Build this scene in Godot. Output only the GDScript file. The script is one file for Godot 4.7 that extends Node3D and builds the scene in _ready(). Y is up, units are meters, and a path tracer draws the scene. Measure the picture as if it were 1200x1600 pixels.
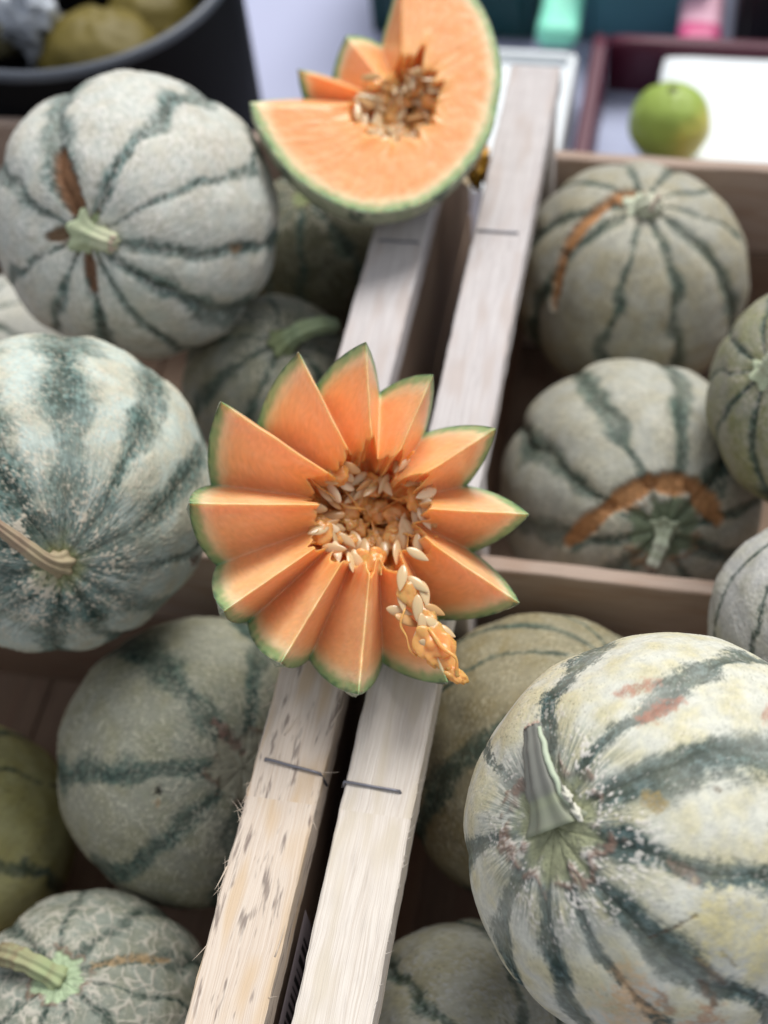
extends Node3D
# Split and whole Charentais melons in wooden crates on a market table.

var rng := RandomNumberGenerator.new()
var M := {}
var n_low := FastNoiseLite.new()
var n_med := FastNoiseLite.new()
var n_cell := FastNoiseLite.new()
var n_worm := FastNoiseLite.new()
var used := {}

# ---------------------------------------------------------------- naming helpers
func numbered(called: String) -> String:
	var k: int = used.get(called, 0)
	used[called] = k + 1
	return called if k == 0 else "%s_%03d" % [called, k]

func thing(called: String, label: String, category: String, at := Vector3.ZERO, group := "") -> Node3D:
	var o := Node3D.new()
	o.name = numbered(called)
	o.position = at
	add_child(o)
	tag(o, label, category, group)
	return o

func tag(o: Node, label: String, category: String, group := "") -> void:
	o.set_meta("label", label)
	o.set_meta("category", category)
	if group != "":
		o.set_meta("group", group)

func part(called: String, mesh: Mesh, mat: Material, parent: Node, at := Transform3D.IDENTITY) -> MeshInstance3D:
	var o := MeshInstance3D.new()
	o.mesh = mesh
	o.material_override = mat
	o.name = called
	o.transform = at
	if parent == self:
		o.name = numbered(called)
		add_child(o)
	else:
		var k := 0
		var nm := called
		while parent.has_node(nm):
			k += 1
			nm = "%s_%03d" % [called, k]
		o.name = nm
		parent.add_child(o)
	return o

func lin(r: float, g: float, b: float) -> Color:
	return Color(r, g, b).linear_to_srgb()

func smat(c: Color, rough := 0.6) -> StandardMaterial3D:
	var m := StandardMaterial3D.new()
	m.albedo_color = c.linear_to_srgb()
	m.roughness = rough
	return m

func vmat(rough := 0.6) -> StandardMaterial3D:
	var m := StandardMaterial3D.new()
	m.vertex_color_use_as_albedo = true
	m.roughness = rough
	return m

func noise(kind: int, freq: float, octaves: int, sd: int) -> FastNoiseLite:
	var n := FastNoiseLite.new()
	n.noise_type = kind
	n.frequency = freq
	n.seed = sd
	if octaves > 1:
		n.fractal_type = FastNoiseLite.FRACTAL_FBM
		n.fractal_octaves = octaves
	else:
		n.fractal_type = FastNoiseLite.FRACTAL_NONE
	return n

# a grid of (rows+1) x (cols+1) points to a smooth mesh; flip picks the winding
func grid_mesh(v: PackedVector3Array, c: PackedColorArray, rows: int, cols: int, flip := false) -> ArrayMesh:
	var idx := PackedInt32Array()
	idx.resize(rows * cols * 6)
	var n := 0
	for j in rows:
		for i in cols:
			var a := j * (cols + 1) + i
			var b := a + 1
			var d := a + cols + 1
			var e := d + 1
			if flip:
				idx[n] = a; idx[n + 1] = d; idx[n + 2] = b
				idx[n + 3] = b; idx[n + 4] = d; idx[n + 5] = e
			else:
				idx[n] = a; idx[n + 1] = b; idx[n + 2] = d
				idx[n + 3] = b; idx[n + 4] = e; idx[n + 5] = d
			n += 6
	var arr := []
	arr.resize(Mesh.ARRAY_MAX)
	arr[Mesh.ARRAY_VERTEX] = v
	if c.size():
		arr[Mesh.ARRAY_COLOR] = c
	arr[Mesh.ARRAY_INDEX] = idx
	var st := SurfaceTool.new()
	st.create_from_arrays(arr)
	st.generate_normals()
	return st.commit()

# a tube along points, with a radius and a colour for each point; lobes gives a ridged section, flat squeezes it
func tube_mesh(pts: PackedVector3Array, rad: PackedFloat32Array, sides: int, col: PackedColorArray, lobes := 0, lobe := 0.0, flat := 1.0) -> ArrayMesh:
	var v := PackedVector3Array()
	var c := PackedColorArray()
	var side := Vector3.RIGHT
	for k in pts.size():
		var t := (pts[mini(k + 1, pts.size() - 1)] - pts[maxi(k - 1, 0)]).normalized()
		if k == 0 and absf(t.dot(side)) > 0.8:
			side = Vector3.UP if absf(t.y) < 0.8 else Vector3.BACK
		side = (side - t * side.dot(t)).normalized()
		var up := t.cross(side)
		for s in sides + 1:
			var a := TAU * s / sides
			var r := rad[k] * (1.0 + lobe * cos(a * lobes))
			v.append(pts[k] + side * cos(a) * r + up * sin(a) * r * flat)
			c.append(col[mini(k, col.size() - 1)] if col.size() else Color.WHITE)
	# close the ends
	var vv := PackedVector3Array()
	var cc := PackedColorArray()
	for s in sides + 1:
		vv.append(pts[0]); cc.append(c[0])
	vv.append_array(v); cc.append_array(c)
	for s in sides + 1:
		vv.append(pts[pts.size() - 1]); cc.append(c[c.size() - 1])
	return grid_mesh(vv, cc, pts.size() + 1, sides, true)

# a lathe about y from (radius, height) pairs
func lathe_mesh(prof: PackedVector2Array, sides: int) -> ArrayMesh:
	var v := PackedVector3Array()
	for p in prof:
		for s in sides + 1:
			var a := TAU * s / sides
			v.append(Vector3(cos(a) * p.x, p.y, sin(a) * p.x))
	return grid_mesh(v, PackedColorArray(), prof.size() - 1, sides)

# a plank along +z of given size, rough-sawn: the section is a chamfered rectangle whose corners wander
func plank_mesh(w: float, h: float, l: float, rough: float, sd: int, seg := 60, ch := 0.0008) -> ArrayMesh:
	var nz := noise(FastNoiseLite.TYPE_SIMPLEX, 1.0, 3, sd)
	var st := SurfaceTool.new()
	st.begin(Mesh.PRIMITIVE_TRIANGLES)
	var sect := [Vector2(-w / 2 + ch, h / 2), Vector2(-w / 6, h / 2), Vector2(w / 6, h / 2), Vector2(w / 2 - ch, h / 2), Vector2(w / 2, h / 2 - ch), Vector2(w / 2, -h / 2 + ch), Vector2(w / 2 - ch, -h / 2), Vector2(-w / 2 + ch, -h / 2), Vector2(-w / 2, -h / 2 + ch), Vector2(-w / 2, h / 2 - ch)]
	var n := sect.size()
	var per := [0.0]
	for k in n:
		per.append(per[k] + (sect[(k + 1) % n] - sect[k]).length())
	var P := []
	for j in seg + 1:
		var z := -l / 2 + l * j / seg
		var row := []
		for k in n:
			var s: Vector2 = sect[k]
			var jit := Vector2(nz.get_noise_3d(z * 90, k / 2 * 7.3, 1.0), nz.get_noise_3d(z * 70, k / 2 * 5.1, 40.0)) * rough
			jit += Vector2(nz.get_noise_3d(z * 12, 0, 80), nz.get_noise_3d(z * 9, 0, 120)) * rough * 1.2
			row.append(Vector3(s.x + jit.x, s.y + jit.y, z))
		P.append(row)
	for k in n:
		st.set_smooth_group(k)
		for j in seg:
			var k2 := (k + 1) % n
			var q := [P[j][k], P[j][k2], P[j + 1][k2], P[j + 1][k]]
			var uv := [Vector2(per[k], P[j][k].z), Vector2(per[k + 1], P[j][k].z), Vector2(per[k + 1], P[j + 1][k].z), Vector2(per[k], P[j + 1][k].z)]
			for e in [0, 1, 2, 0, 2, 3]:
				st.set_uv(Vector2(uv[e].x / 0.033, uv[e].y / 0.31))
				st.add_vertex(q[e])
	st.set_smooth_group(30)
	for e in [0, seg]:
		for k in range(1, n - 1):
			var tri := [P[e][0], P[e][k], P[e][k + 1]]
			if e == 0:
				tri.reverse()
			for p in tri:
				st.set_uv(Vector2(p.x / 0.033, p.y / 0.31))
				st.add_vertex(p)
	st.generate_normals()
	return st.commit()

# ---------------------------------------------------------------- textures and materials
func wood_texture(sd: int, base: Color, grain: Color, stain: Color, flecks: float, w := 256, h := 1024) -> Array:
	var a := noise(FastNoiseLite.TYPE_SIMPLEX, 1.0, 2, sd)
	var b := noise(FastNoiseLite.TYPE_VALUE_CUBIC, 1.0, 2, sd + 5)
	var im := Image.create(w, h, false, Image.FORMAT_RGB8)
	var hm := Image.create(w, h, false, Image.FORMAT_L8)
	for y in h:
		for x in w:
			var wav := a.get_noise_2d(x * 0.006, y * 0.003 + 50.0) * 9.0
			var fib := a.get_noise_2d((x + wav) * 0.20, y * 0.0035)
			var fine := b.get_noise_2d((x + wav) * 0.8, y * 0.017)
			var blot := a.get_noise_2d(x * 0.009 + 90.0, y * 0.0042)
			var fl := b.get_noise_2d((x + wav) * 0.085 + 300.0, y * 0.034) * 0.75 + 0.35 * b.get_noise_2d((x + wav) * 0.25 + 900.0, y * 0.09)
			var c := base.lerp(grain, clampf(0.35 + fib * 0.75 + fine * 0.35, 0.0, 1.0))
			c = c.lerp(stain, clampf(blot * 1.3 - 0.12, 0.0, 0.75))
			if flecks > 0.0:
				c = c.lerp(Color(0.11, 0.08, 0.075), clampf((fl - 0.17 - 0.25 * blot) * 3.2, 0.0, 0.66) * flecks)
			im.set_pixel(x, y, c.linear_to_srgb())
			var v := clampf(0.55 - fib * 0.35 - fine * 0.5 - clampf((fl - 0.34) * 2.0, 0.0, 0.4), 0.0, 1.0)
			hm.set_pixel(x, y, Color(v, v, v))
	return [ImageTexture.create_from_image(im), ImageTexture.create_from_image(hm)]

func wood_mat(sd: int, base: Color, grain: Color, stain: Color, flecks: float) -> StandardMaterial3D:
	var t := wood_texture(sd, base, grain, stain, flecks)
	var m := StandardMaterial3D.new()
	m.albedo_texture = t[0]
	m.heightmap_enabled = true
	m.heightmap_texture = t[1]
	m.heightmap_scale = 0.02
	m.roughness = 0.8
	m.metallic_specular = 0.3
	return m

func noise_tex(freq: float, kind: int, sd: int, size := 512) -> NoiseTexture2D:
	var n := noise(kind, freq, 3, sd)
	var t := NoiseTexture2D.new()
	t.width = size
	t.height = size
	t.seamless = true
	t.noise = n
	return t

func make_materials() -> void:
	var bump := noise_tex(0.03, FastNoiseLite.TYPE_SIMPLEX, 3)
	var skin := vmat(0.62)
	skin.metallic_specular = 0.35
	skin.heightmap_enabled = true
	skin.heightmap_texture = bump
	skin.heightmap_scale = 0.012
	skin.uv1_triplanar = true
	skin.uv1_scale = Vector3.ONE * 28.0
	M.skin = skin
	var flesh := vmat(0.42)
	flesh.subsurf_scatter_enabled = true
	flesh.subsurf_scatter_strength = 0.45
	flesh.clearcoat_enabled = true
	flesh.clearcoat = 0.22
	flesh.clearcoat_roughness = 0.22
	flesh.heightmap_enabled = true
	flesh.heightmap_texture = bump
	flesh.heightmap_scale = 0.006
	flesh.uv1_triplanar = true
	flesh.uv1_scale = Vector3.ONE * 30.0
	flesh.metallic_specular = 0.45
	M.flesh = flesh
	var seed_m := smat(Color(0.66, 0.45, 0.24), 0.3)
	seed_m.subsurf_scatter_enabled = true
	seed_m.subsurf_scatter_strength = 0.15
	seed_m.clearcoat_enabled = true
	seed_m.clearcoat = 0.5
	seed_m.clearcoat_roughness = 0.15
	M.seed = seed_m
	M.seed_pale = smat(Color(0.76, 0.60, 0.39), 0.28)
	M.seed_dark = smat(Color(0.56, 0.32, 0.13), 0.3)
	var pulp := smat(Color(0.86, 0.34, 0.10), 0.25)
	pulp.subsurf_scatter_enabled = true
	pulp.subsurf_scatter_strength = 0.5
	M.pulp = pulp
	M.stem = vmat(0.75)
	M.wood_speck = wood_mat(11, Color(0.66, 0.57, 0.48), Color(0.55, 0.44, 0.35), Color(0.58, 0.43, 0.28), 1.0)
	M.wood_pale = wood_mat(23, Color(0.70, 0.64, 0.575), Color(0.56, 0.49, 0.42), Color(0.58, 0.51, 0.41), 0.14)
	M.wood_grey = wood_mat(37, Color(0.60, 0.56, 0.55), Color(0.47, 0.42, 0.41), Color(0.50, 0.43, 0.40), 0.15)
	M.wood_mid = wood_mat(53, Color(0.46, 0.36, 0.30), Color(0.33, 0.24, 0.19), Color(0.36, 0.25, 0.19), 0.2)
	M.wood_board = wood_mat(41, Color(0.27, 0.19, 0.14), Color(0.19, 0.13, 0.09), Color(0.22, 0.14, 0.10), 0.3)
	var wire := smat(Color(0.22, 0.22, 0.25), 0.38)
	wire.metallic = 0.8
	M.wire = wire

# ---------------------------------------------------------------- melons
# p: R radius, ob height/width, stem direction, grooves in degrees about the stem, colours, netting, scars
func groove_table(p: Dictionary) -> Array:
	var gl: Array = p.get("grooves", [])
	if gl.is_empty():
		for k in 10:
			gl.append(k * 36.0 + rng.randf_range(-5, 5) + p.get("roll", 0.0))
	var g := []
	for x in gl:
		g.append(fposmod(x, 360.0))
	g.sort()
	var N := 1440
	var dist := PackedFloat32Array()
	var which := PackedInt32Array()
	dist.resize(N)
	which.resize(N)
	for i in N:
		var a := 360.0 * i / N
		var k := g.size() - 1
		for q in g.size():
			if g[q] <= a:
				k = q
		if a < g[0]:
			k = g.size() - 1
		var lo: float = g[k]
		var hi: float = g[(k + 1) % g.size()]
		var gap := fposmod(hi - lo, 360.0)
		var t := fposmod(a - lo, 360.0) / gap
		dist[i] = minf(t, 1.0 - t)
		which[i] = k if t < 0.5 else (k + 1) % g.size()
	return [dist, which, g]

func sph(th: float, ph: float) -> Vector3:
	return Vector3(sin(th) * cos(ph), cos(th), sin(th) * sin(ph))

func melon_mesh(p: Dictionary) -> ArrayMesh:
	var R: float = p.R
	var nu: int = p.get("nu", 220)
	var nv: int = p.get("nv", 120)
	var ob: float = p.get("ob", 0.97)
	var lob: float = p.get("lob", 0.05)
	var base: Color = p.get("base", Color(0.50, 0.49, 0.38))
	var base2: Color = p.get("base2", Color(0.44, 0.45, 0.30))
	var stripe: Color = p.get("stripe", Color(0.03, 0.05, 0.038))
	var stripe2: Color = p.get("stripe2", Color(0.10, 0.15, 0.12))
	var netc: Color = p.get("netc", Color(0.60, 0.55, 0.44))
	var sw: float = p.get("sw", 0.13)
	var net: float = p.get("net", 0.5)
	var nets: float = p.get("nets", 170.0)
	var netw: float = p.get("netw", 0.17)
	var worm: float = p.get("worm", 0.0)
	var disc: float = p.get("disc", 0.14)
	var star: float = p.get("star", 0.15)
	var discc: Color = p.get("discc", Color(0.24, 0.27, 0.13))
	var rimc: Color = p.get("rimc", Color(0.13, 0.085, 0.05))
	var p_mn: float = p.get("mn", 0.7)
	var sharp: float = p.get("sharp", 0.45)
	var soft: float = p.get("soft", 1.0)
	var prange: float = p.get("prange", 0.95)
	var polar: float = p.get("polar", 0.6)
	var cork: float = p.get("cork", 0.5)
	var scars: Array = p.get("scars", [])
	var sd: int = p.get("seed", 1)
	var off := Vector3(sd * 3.17, sd * 1.31, sd * 2.23)
	var gt := groove_table(p)
	var gd: PackedFloat32Array = gt[0]
	var gw: PackedInt32Array = gt[1]
	var sc := []
	for s in scars:
		var a := sph(deg_to_rad(s[0]), deg_to_rad(s[1]))
		var b := sph(deg_to_rad(s[2]), deg_to_rad(s[3]))
		sc.append([a, b, s[4], s[5], s[6], s[7] if s.size() > 7 else 0.0])
	var strengths := []
	for k in 24:
		strengths.append(0.75 + 0.35 * n_low.get_noise_2d(k * 13.7 + sd * 5.0, 3.0) * 2.0)
	var v := PackedVector3Array()
	var c := PackedColorArray()
	v.resize((nu + 1) * (nv + 1))
	c.resize((nu + 1) * (nv + 1))
	var i := 0
	for j in nv + 1:
		var th := PI * j / nv
		var st := sin(th)
		var ct := cos(th)
		var pole_near := 1.0 - smoothstep(0.25, prange, th)
		for u in nu + 1:
			var ph := TAU * (u % nu) / nu
			var d := Vector3(st * cos(ph), ct, st * sin(ph))
			var q := d * R
			var lowv := n_low.get_noise_3dv(d * 1.6 + off)
			var med := n_med.get_noise_3dv(q * 230.0 + off)
			var fine := n_med.get_noise_3dv(q * 1100.0 + off)
			var ph2 := ph + lowv * 0.10
			var ti := int(fposmod(ph2 / TAU, 1.0) * 1440.0) % 1440
			var g := gd[ti]
			var k := gw[ti]
			var gs: float = strengths[k]
			# shape
			var gg := sin(PI * minf(g, 0.5))
			var r := R * (1.0 + lob * gs * (pow(gg, 0.65) - 1.0) * (0.25 + 0.75 * st) + 0.018 * lowv)
			var dpx := th / 0.3
			r -= R * p.get("dip", 0.07) * exp(-dpx * dpx)
			var dp2 := (PI - th) / 0.22
			r -= R * 0.03 * exp(-dp2 * dp2)
			# stripe
			var wdt := sw * gs * (1.0 + 0.55 * n_low.get_noise_2d(k * 9.1 + sd, th * 2.2)) * (1.0 + 1.1 * exp(-th * th / 0.25))
			var edge := g + soft * (0.03 * med + 0.03 * fine + 0.03 * n_med.get_noise_3d(cos(ph) * 34.0 + sd, sin(ph) * 34.0, th * 7.0 + 30.0)) + 0.02 * lowv
			var m := 1.0 - smoothstep(wdt * sharp, wdt * 1.2, edge)
			var core := (1.0 - smoothstep(wdt * 0.05, wdt * 0.5, edge + 0.03 * med)) * smoothstep(-0.5, 0.2, lowv + 0.4 * med)
			m *= 0.85 + 0.3 * lowv
			var sl := n_med.get_noise_3d(cos(ph) * 34.0 + sd, sin(ph) * 34.0, th * 7.0)
			# streaks running down from the stem end
			var streak := n_med.get_noise_3d(d.x * 26.0 / maxf(st, 0.2) + sd, d.z * 26.0 / maxf(st, 0.2), th * 5.0)
			var pm := polar * pole_near * smoothstep(-0.35, 0.35, streak + med * 0.5 + 0.25 * (0.5 - g))
			m = clampf(maxf(m, pm), 0.0, 1.0)
			var mott := smoothstep(-0.7, 0.8, n_med.get_noise_3dv(q * 60.0 + off) + 0.6 * lowv + 0.25 * med)
			var col := base.lerp(base2, mott)
			col = col * (1.0 + 0.16 * med + 0.10 * fine)
			var scol := stripe.lerp(stripe2, clampf(0.42 + 0.6 * med + 0.4 * fine + 0.3 * lowv + 0.45 * sl - 0.6 * core, 0.0, 1.0))
			col = col.lerp(scol, m)
			var dots := smoothstep(0.42, 0.60, n_med.get_noise_3dv(q * 640.0 + off * 2.0))
			col = col * (1.0 - 0.40 * dots * (0.35 + 0.65 * smoothstep(-0.2, 0.5, lowv + med * 0.4)))
			# netting
			var hgt := 0.0
			if net > 0.0:
				var cell := n_cell.get_noise_3dv(q * nets + off) + 1.0
				var ln := 1.0 - smoothstep(0.0, netw * clampf(0.75 + 0.9 * med, 0.3, 1.4), cell)
				var ln2 := 1.0 - smoothstep(0.0, netw * 1.1, n_cell.get_noise_3dv(q * nets * 2.3 - off) + 1.0)
				ln = maxf(ln, ln2 * 0.55 * smoothstep(-0.1, 0.5, med + lowv))
				if worm > 0.0:
					var wv := absf(n_worm.get_noise_3dv(q * nets * 1.15 + off))
					ln = lerpf(ln, 1.0 - smoothstep(0.03, 0.15, wv), worm)
				ln *= net * (1.0 - p_mn * m) * smoothstep(-0.55, 0.25, n_med.get_noise_3dv(q * 60.0 - off) + 0.25)
				col = col.lerp(netc, ln * 0.85)
				hgt += ln * 0.0004
			# corky specks along the stripes near the stem
			if cork > 0.0:
				var sp := smoothstep(0.20, 0.38, n_med.get_noise_3dv(q * 360.0 - off) + 0.6 * (n_med.get_noise_3dv(q * 45.0 + off) - 0.15) + 0.25 * (pole_near - 0.6) - absf(edge - wdt) * 0.5 + 0.25 * lowv)
				sp *= cork * (0.25 + 0.75 * pole_near)
				col = col.lerp(netc * 1.08, sp)
				hgt += sp * 0.0003
			# disc round the stem
			var dr := disc * (1.0 + star * (1.0 - 4.0 * g) + 0.13 * med + 0.3 * n_low.get_noise_3dv(d * 5.0 + off))
			if th < dr * 1.9:
				var dsoft: float = p.get("dsoft", 0.86)
				var ind := 1.0 - smoothstep(dr * dsoft, dr * 1.04, th)
				var rim := 1.0 - smoothstep(0.0, 0.22, absf(th / dr - 1.06))
				col = col.lerp(discc * (1.0 + 0.25 * med + 0.2 * fine), ind)
				rim *= smoothstep(-0.35, 0.25, n_low.get_noise_3dv(d * 7.0 - off) + 0.3 * med) * p.get("rim", 1.0)
				col = col.lerp(rimc, rim * (0.75 + 0.3 * fine))
				hgt += 0.0006 * rim - 0.0004 * ind
			# scars, cracks and blots
			for s in sc:
				var ab: Vector3 = s[1] - s[0]
				var tt := clampf((d - s[0]).dot(ab) / maxf(ab.length_squared(), 1e-6), 0.0, 1.0)
				var ds: float = (d - (s[0] + ab * tt).normalized()).length() * R
				var wd: float = s[2] * (1.0 + 0.9 * med + 0.7 * fine if s[4] < 1.5 else 1.0 + 0.2 * med) * (0.55 + 0.45 * sin(PI * clampf(tt, 0.06, 0.94)) if ab.length() > 0.03 else 1.0)
				if ds < wd * 1.6:
					var mm: float = (1.0 - smoothstep(wd * 0.35, wd * 1.25, ds + 0.0009 * fine)) * s[4] * (clampf(0.85 + 0.9 * fine + 0.5 * med, 0.0, 1.0) if s[4] < 1.5 else 1.0)
					var sc_col: Color = s[3]
					col = col.lerp(sc_col * (1.0 + 0.3 * med), clampf(mm, 0.0, 1.0))
					hgt += s[5] * minf(mm, 1.0)
			r += hgt
			v[i] = Vector3(d.x * r, d.y * r * ob, d.z * r)
			col.a = 1.0
			c[i] = col
			i += 1
	return grid_mesh(v, c, nv, nu)

func melon(called: String, label: String, at: Vector3, stem: Vector3, p: Dictionary) -> Node3D:
	var t := thing(called, label, "melon", at, "whole melons in the crates")
	var y := stem.normalized()
	var x := (Vector3.RIGHT - y * y.x).normalized()
	t.basis = Basis(x, y, x.cross(y))
	part("rind", melon_mesh(p), M.skin, t)
	if p.has("stalk"):
		var s: Dictionary = p.stalk
		add_stalk(t, p.R * p.get("ob", 0.97) * (1.0 - p.get("dip", 0.07)), s)
	return t

func add_stalk(t: Node3D, top: float, s: Dictionary) -> void:
	var ph := deg_to_rad(s.ph)
	var out := Vector3(cos(ph), 0, sin(ph))
	var L: float = s.L
	var pts := PackedVector3Array()
	var rad := PackedFloat32Array()
	var col := PackedColorArray()
	var n := 22
	var pos := Vector3(s.get("ox", 0.0), top - 0.002, s.get("oz", 0.0))
	for k in n + 1:
		var f := float(k) / n
		var e := deg_to_rad(lerpf(s.get("e0", 80.0), s.get("e1", 20.0), smoothstep(0.0, s.get("bend", 0.6), f)))
		var flare: float = 1.0 + s.get("flare", 0.9) * exp(-f * f / 0.012)
		rad.append(lerpf(s.r0, s.r1, f) * flare * (1.0 + 0.12 * n_low.get_noise_2d(f * 4.0, s.ph)))
		pts.append(pos)
		var c0: Color = s.c0
		var c1: Color = s.c1
		var mixv := clampf(f * s.get("cm", 1.0) + 0.4 * s.get("mot", 1.0) * n_low.get_noise_2d(f * 5.0, s.ph + 9.0), 0.0, 1.0)
		col.append(c0.lerp(c1, mixv))
		pos += (out * cos(e) + Vector3.UP * sin(e)) * L / n
	part("stalk", tube_mesh(pts, rad, 40, col, 7, s.get("lobe", 0.14), s.get("flat", 1.0)), M.stem, t)
	# the frayed end
	for k in 7:
		var a := TAU * k / 7.0
		var side := Vector3(-out.z, 0, out.x)
		var e: Vector3 = pts[n] + (side * cos(a) + Vector3.UP * sin(a) * s.get("flat", 1.0)) * rad[n] * 0.7
		splinter(t, e, (pts[n] - pts[n - 2]).normalized() + side * cos(a) * 0.3, rng.randf_range(0.0008, 0.002), M.wood_mid, rad[n] * 0.3)
	if s.get("edge", false):
		var side := Vector3(-out.z, 0, out.x)
		var ep := PackedVector3Array()
		var er := PackedFloat32Array()
		for k in range(3, n):
			ep.append(pts[k] + side * rad[k] * 0.95 + Vector3.UP * 0.0012)
			er.append(0.0011 * (0.5 + 0.5 * sin(PI * (k - 3) / float(n - 3))))
		part("stalk_edge", tube_mesh(ep, er, 10, PackedColorArray()), smat(Color(0.46, 0.52, 0.38), 0.6), t)
		for q in [[0.25, 1.25, 0.0028], [0.08, 0.9, 0.0032]]:
			var at: Vector3 = pts[int(q[0] * n)] + side * rad[int(q[0] * n)] * q[1] + Vector3.UP * 0.002
			part("dry_flake", blob_mesh(Vector3(0.5, 0.4, 1.0) * q[2], 80, 0.5, 10, 14, 1.2), smat(Color(0.62, 0.60, 0.50), 0.8), t, Transform3D(Basis(Vector3.UP, 0.8), at))

# ---------------------------------------------------------------- halved melons
# rim: (azimuth, latitude) in degrees of the cut's corners on the sphere, in order of azimuth; inner: where the radial cuts meet
func cut_melon(called: String, label: String, at: Vector3, axis: Vector3, R: float, rim: Array, inner: Vector3, o: Dictionary) -> Node3D:
	var t := thing(called, label, "half melon", at, "halved melons on the crate rails")
	var y := axis.normalized()
	var x := (Vector3.RIGHT - y * y.x).normalized()
	t.basis = Basis(x, y, x.cross(y))
	rim.sort_custom(func(a, b): return a.x < b.x)
	var sub: int = o.get("sub", 18)
	var P := PackedVector3Array()
	var Q := PackedVector3Array()
	for k in rim.size():
		var a: Vector3 = rim[k]
		var b: Vector3 = rim[(k + 1) % rim.size()]
		var bx := b.x if b.x > a.x else b.x + 360.0
		var tooth := absf(a.y - b.y) > 15.0
		var pa := rim_point(a.x, a.y, a.z * R)
		var pb := rim_point(b.x, b.y, b.z * R)
		for m in sub:
			var f := float(m) / sub
			if tooth:
				f = lerpf(f, 0.5 - 0.5 * cos(PI * f), 0.7)
			var bowed := rim_point(lerpf(a.x, bx, f), lerpf(a.y, b.y, f), lerpf(a.z, b.z, f) * R)
			P.append(pa.lerp(pb, f).lerp(bowed, 0.55 if tooth else 1.0))
	P.append(P[0])
	var N := P.size() - 1
	# the knife leaves the crests a little blunt away from the rind
	var S := P.duplicate()
	for pass_k in 4:
		var S2 := S.duplicate()
		for i in N:
			S2[i] = (S[(i + N - 1) % N] + S[i] * 2.0 + S[(i + 1) % N]) * 0.25
		S2[N] = S2[0]
		S = S2
	var sin_: float = o.get("s", 0.40)
	for i in N + 1:
		var az := atan2(P[i].z, P[i].x)
		var s := sin_ * (1.0 + 0.30 * n_low.get_noise_3d(cos(az) * 2.3 + 9.0, sin(az) * 2.3, 4.0) + 0.10 * n_med.get_noise_3d(cos(az) * 7.0, sin(az) * 7.0, 2.0))
		Q.append(inner + (S[i] - inner) * s)
	var skin_c := Color(0.10, 0.17, 0.075)
	var green := Color(0.30, 0.40, 0.17)
	var pale := Color(0.84, 0.62, 0.36)
	var orange: Color = o.get("orange", Color(0.90, 0.46, 0.21))
	var deep := Color(0.86, 0.36, 0.10)
	var rows := 46
	var wall := 30
	var T := PackedVector3Array()
	for i in N + 1:
		var q0 := Q[i]
		T.append(Vector3(0, 1, 0) * n_low.get_noise_3dv(q0 * 90.0) * 0.0012 + (inner - q0) * 0.07 * n_low.get_noise_3dv(q0 * 55.0 + Vector3(4, 4, 4)))
	var v := PackedVector3Array()
	var c := PackedColorArray()
	var bottom := inner + Vector3(0, o.get("floor", -0.56) * R, 0)
	var th_g: float = o.get("green", 0.0055)
	for j in rows + wall + 1:
		for i in N + 1:
			var pos: Vector3
			var col: Color
			if j <= rows:
				var f := float(j) / rows
				f = f * f * 0.35 + f * 0.65
				pos = P[i].lerp(S[i], smoothstep(0.0, 0.25, f) * 0.85).lerp(Q[i], f)
				pos.y += o.get("wave", 0.0012) * n_low.get_noise_3dv(pos * 40.0) * smoothstep(0.0, 0.3, f)
				var torn := smoothstep(0.72, 1.0, f)
				var nz := n_med.get_noise_3dv(pos * 420.0)
				pos += Vector3(0, 1, 0) * nz * 0.00012 + T[i] * torn
				var ds := (P[i].lerp(Q[i], f) - P[i]).length()
				ds += 0.0011 * n_med.get_noise_3dv(pos * 170.0)
				col = skin_c.lerp(green, smoothstep(0.0002, 0.0012, ds))
				col = col.lerp(pale, smoothstep(th_g * 0.35, th_g * 1.05, ds))
				col = col.lerp(orange, smoothstep(th_g * 0.75, th_g * 1.9, ds))
				col = col.lerp(deep, smoothstep(0.6, 1.02, f) * 0.8)
				var ang := atan2(P[i].z, P[i].x)
				var juice := n_med.get_noise_3d(cos(ang) * 26.0, sin(ang) * 26.0, f * 3.0)
				col = col.lerp(Color(0.93, 0.62, 0.38), clampf(juice * 0.4, 0.0, 0.2))
				pos.y += juice * 0.00022
				col = col * (1.0 + 0.10 * nz + 0.05 * n_med.get_noise_3dv(pos * 1500.0))
			else:
				var f := float(j - rows) / wall
				var a := f * PI / 2
				var hz := pow(cos(a), 0.75)
				var by := minf(bottom.y, Q[i].y - 0.012)
				pos = Vector3(inner.x + (Q[i].x - inner.x) * hz, lerpf(Q[i].y, by, sin(a)) if f < 0.999 else bottom.y, inner.z + (Q[i].z - inner.z) * hz)
				pos += T[i] * maxf(0.0, 1.0 - f * 3.0)
				var d2 := (inner + Vector3(0, -0.01, 0) - pos).normalized()
				var az := atan2(P[i].z, P[i].x)
				var strings := n_med.get_noise_3d(cos(az) * 7.0, sin(az) * 7.0, f * 2.0 + 4.0)
				pos += d2 * smoothstep(0.05, 0.5, f) * (0.0012 * strings + 0.0022 * n_med.get_noise_3dv(pos * 110.0))
				col = deep.lerp(Color(0.82, 0.36, 0.10), smoothstep(0.1, 0.9, f))
				col = col.lerp(Color(0.92, 0.58, 0.26), clampf(strings * 0.8, 0.0, 0.6))
			col.a = 1.0
			v.append(pos)
			c.append(col)
	part("flesh", grid_mesh(v, c, rows + wall, N, true), M.flesh, t)
	# the rind, from the cut down to the blossom end
	var rv := PackedVector3Array()
	var rc := PackedColorArray()
	var rr := 60
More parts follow.
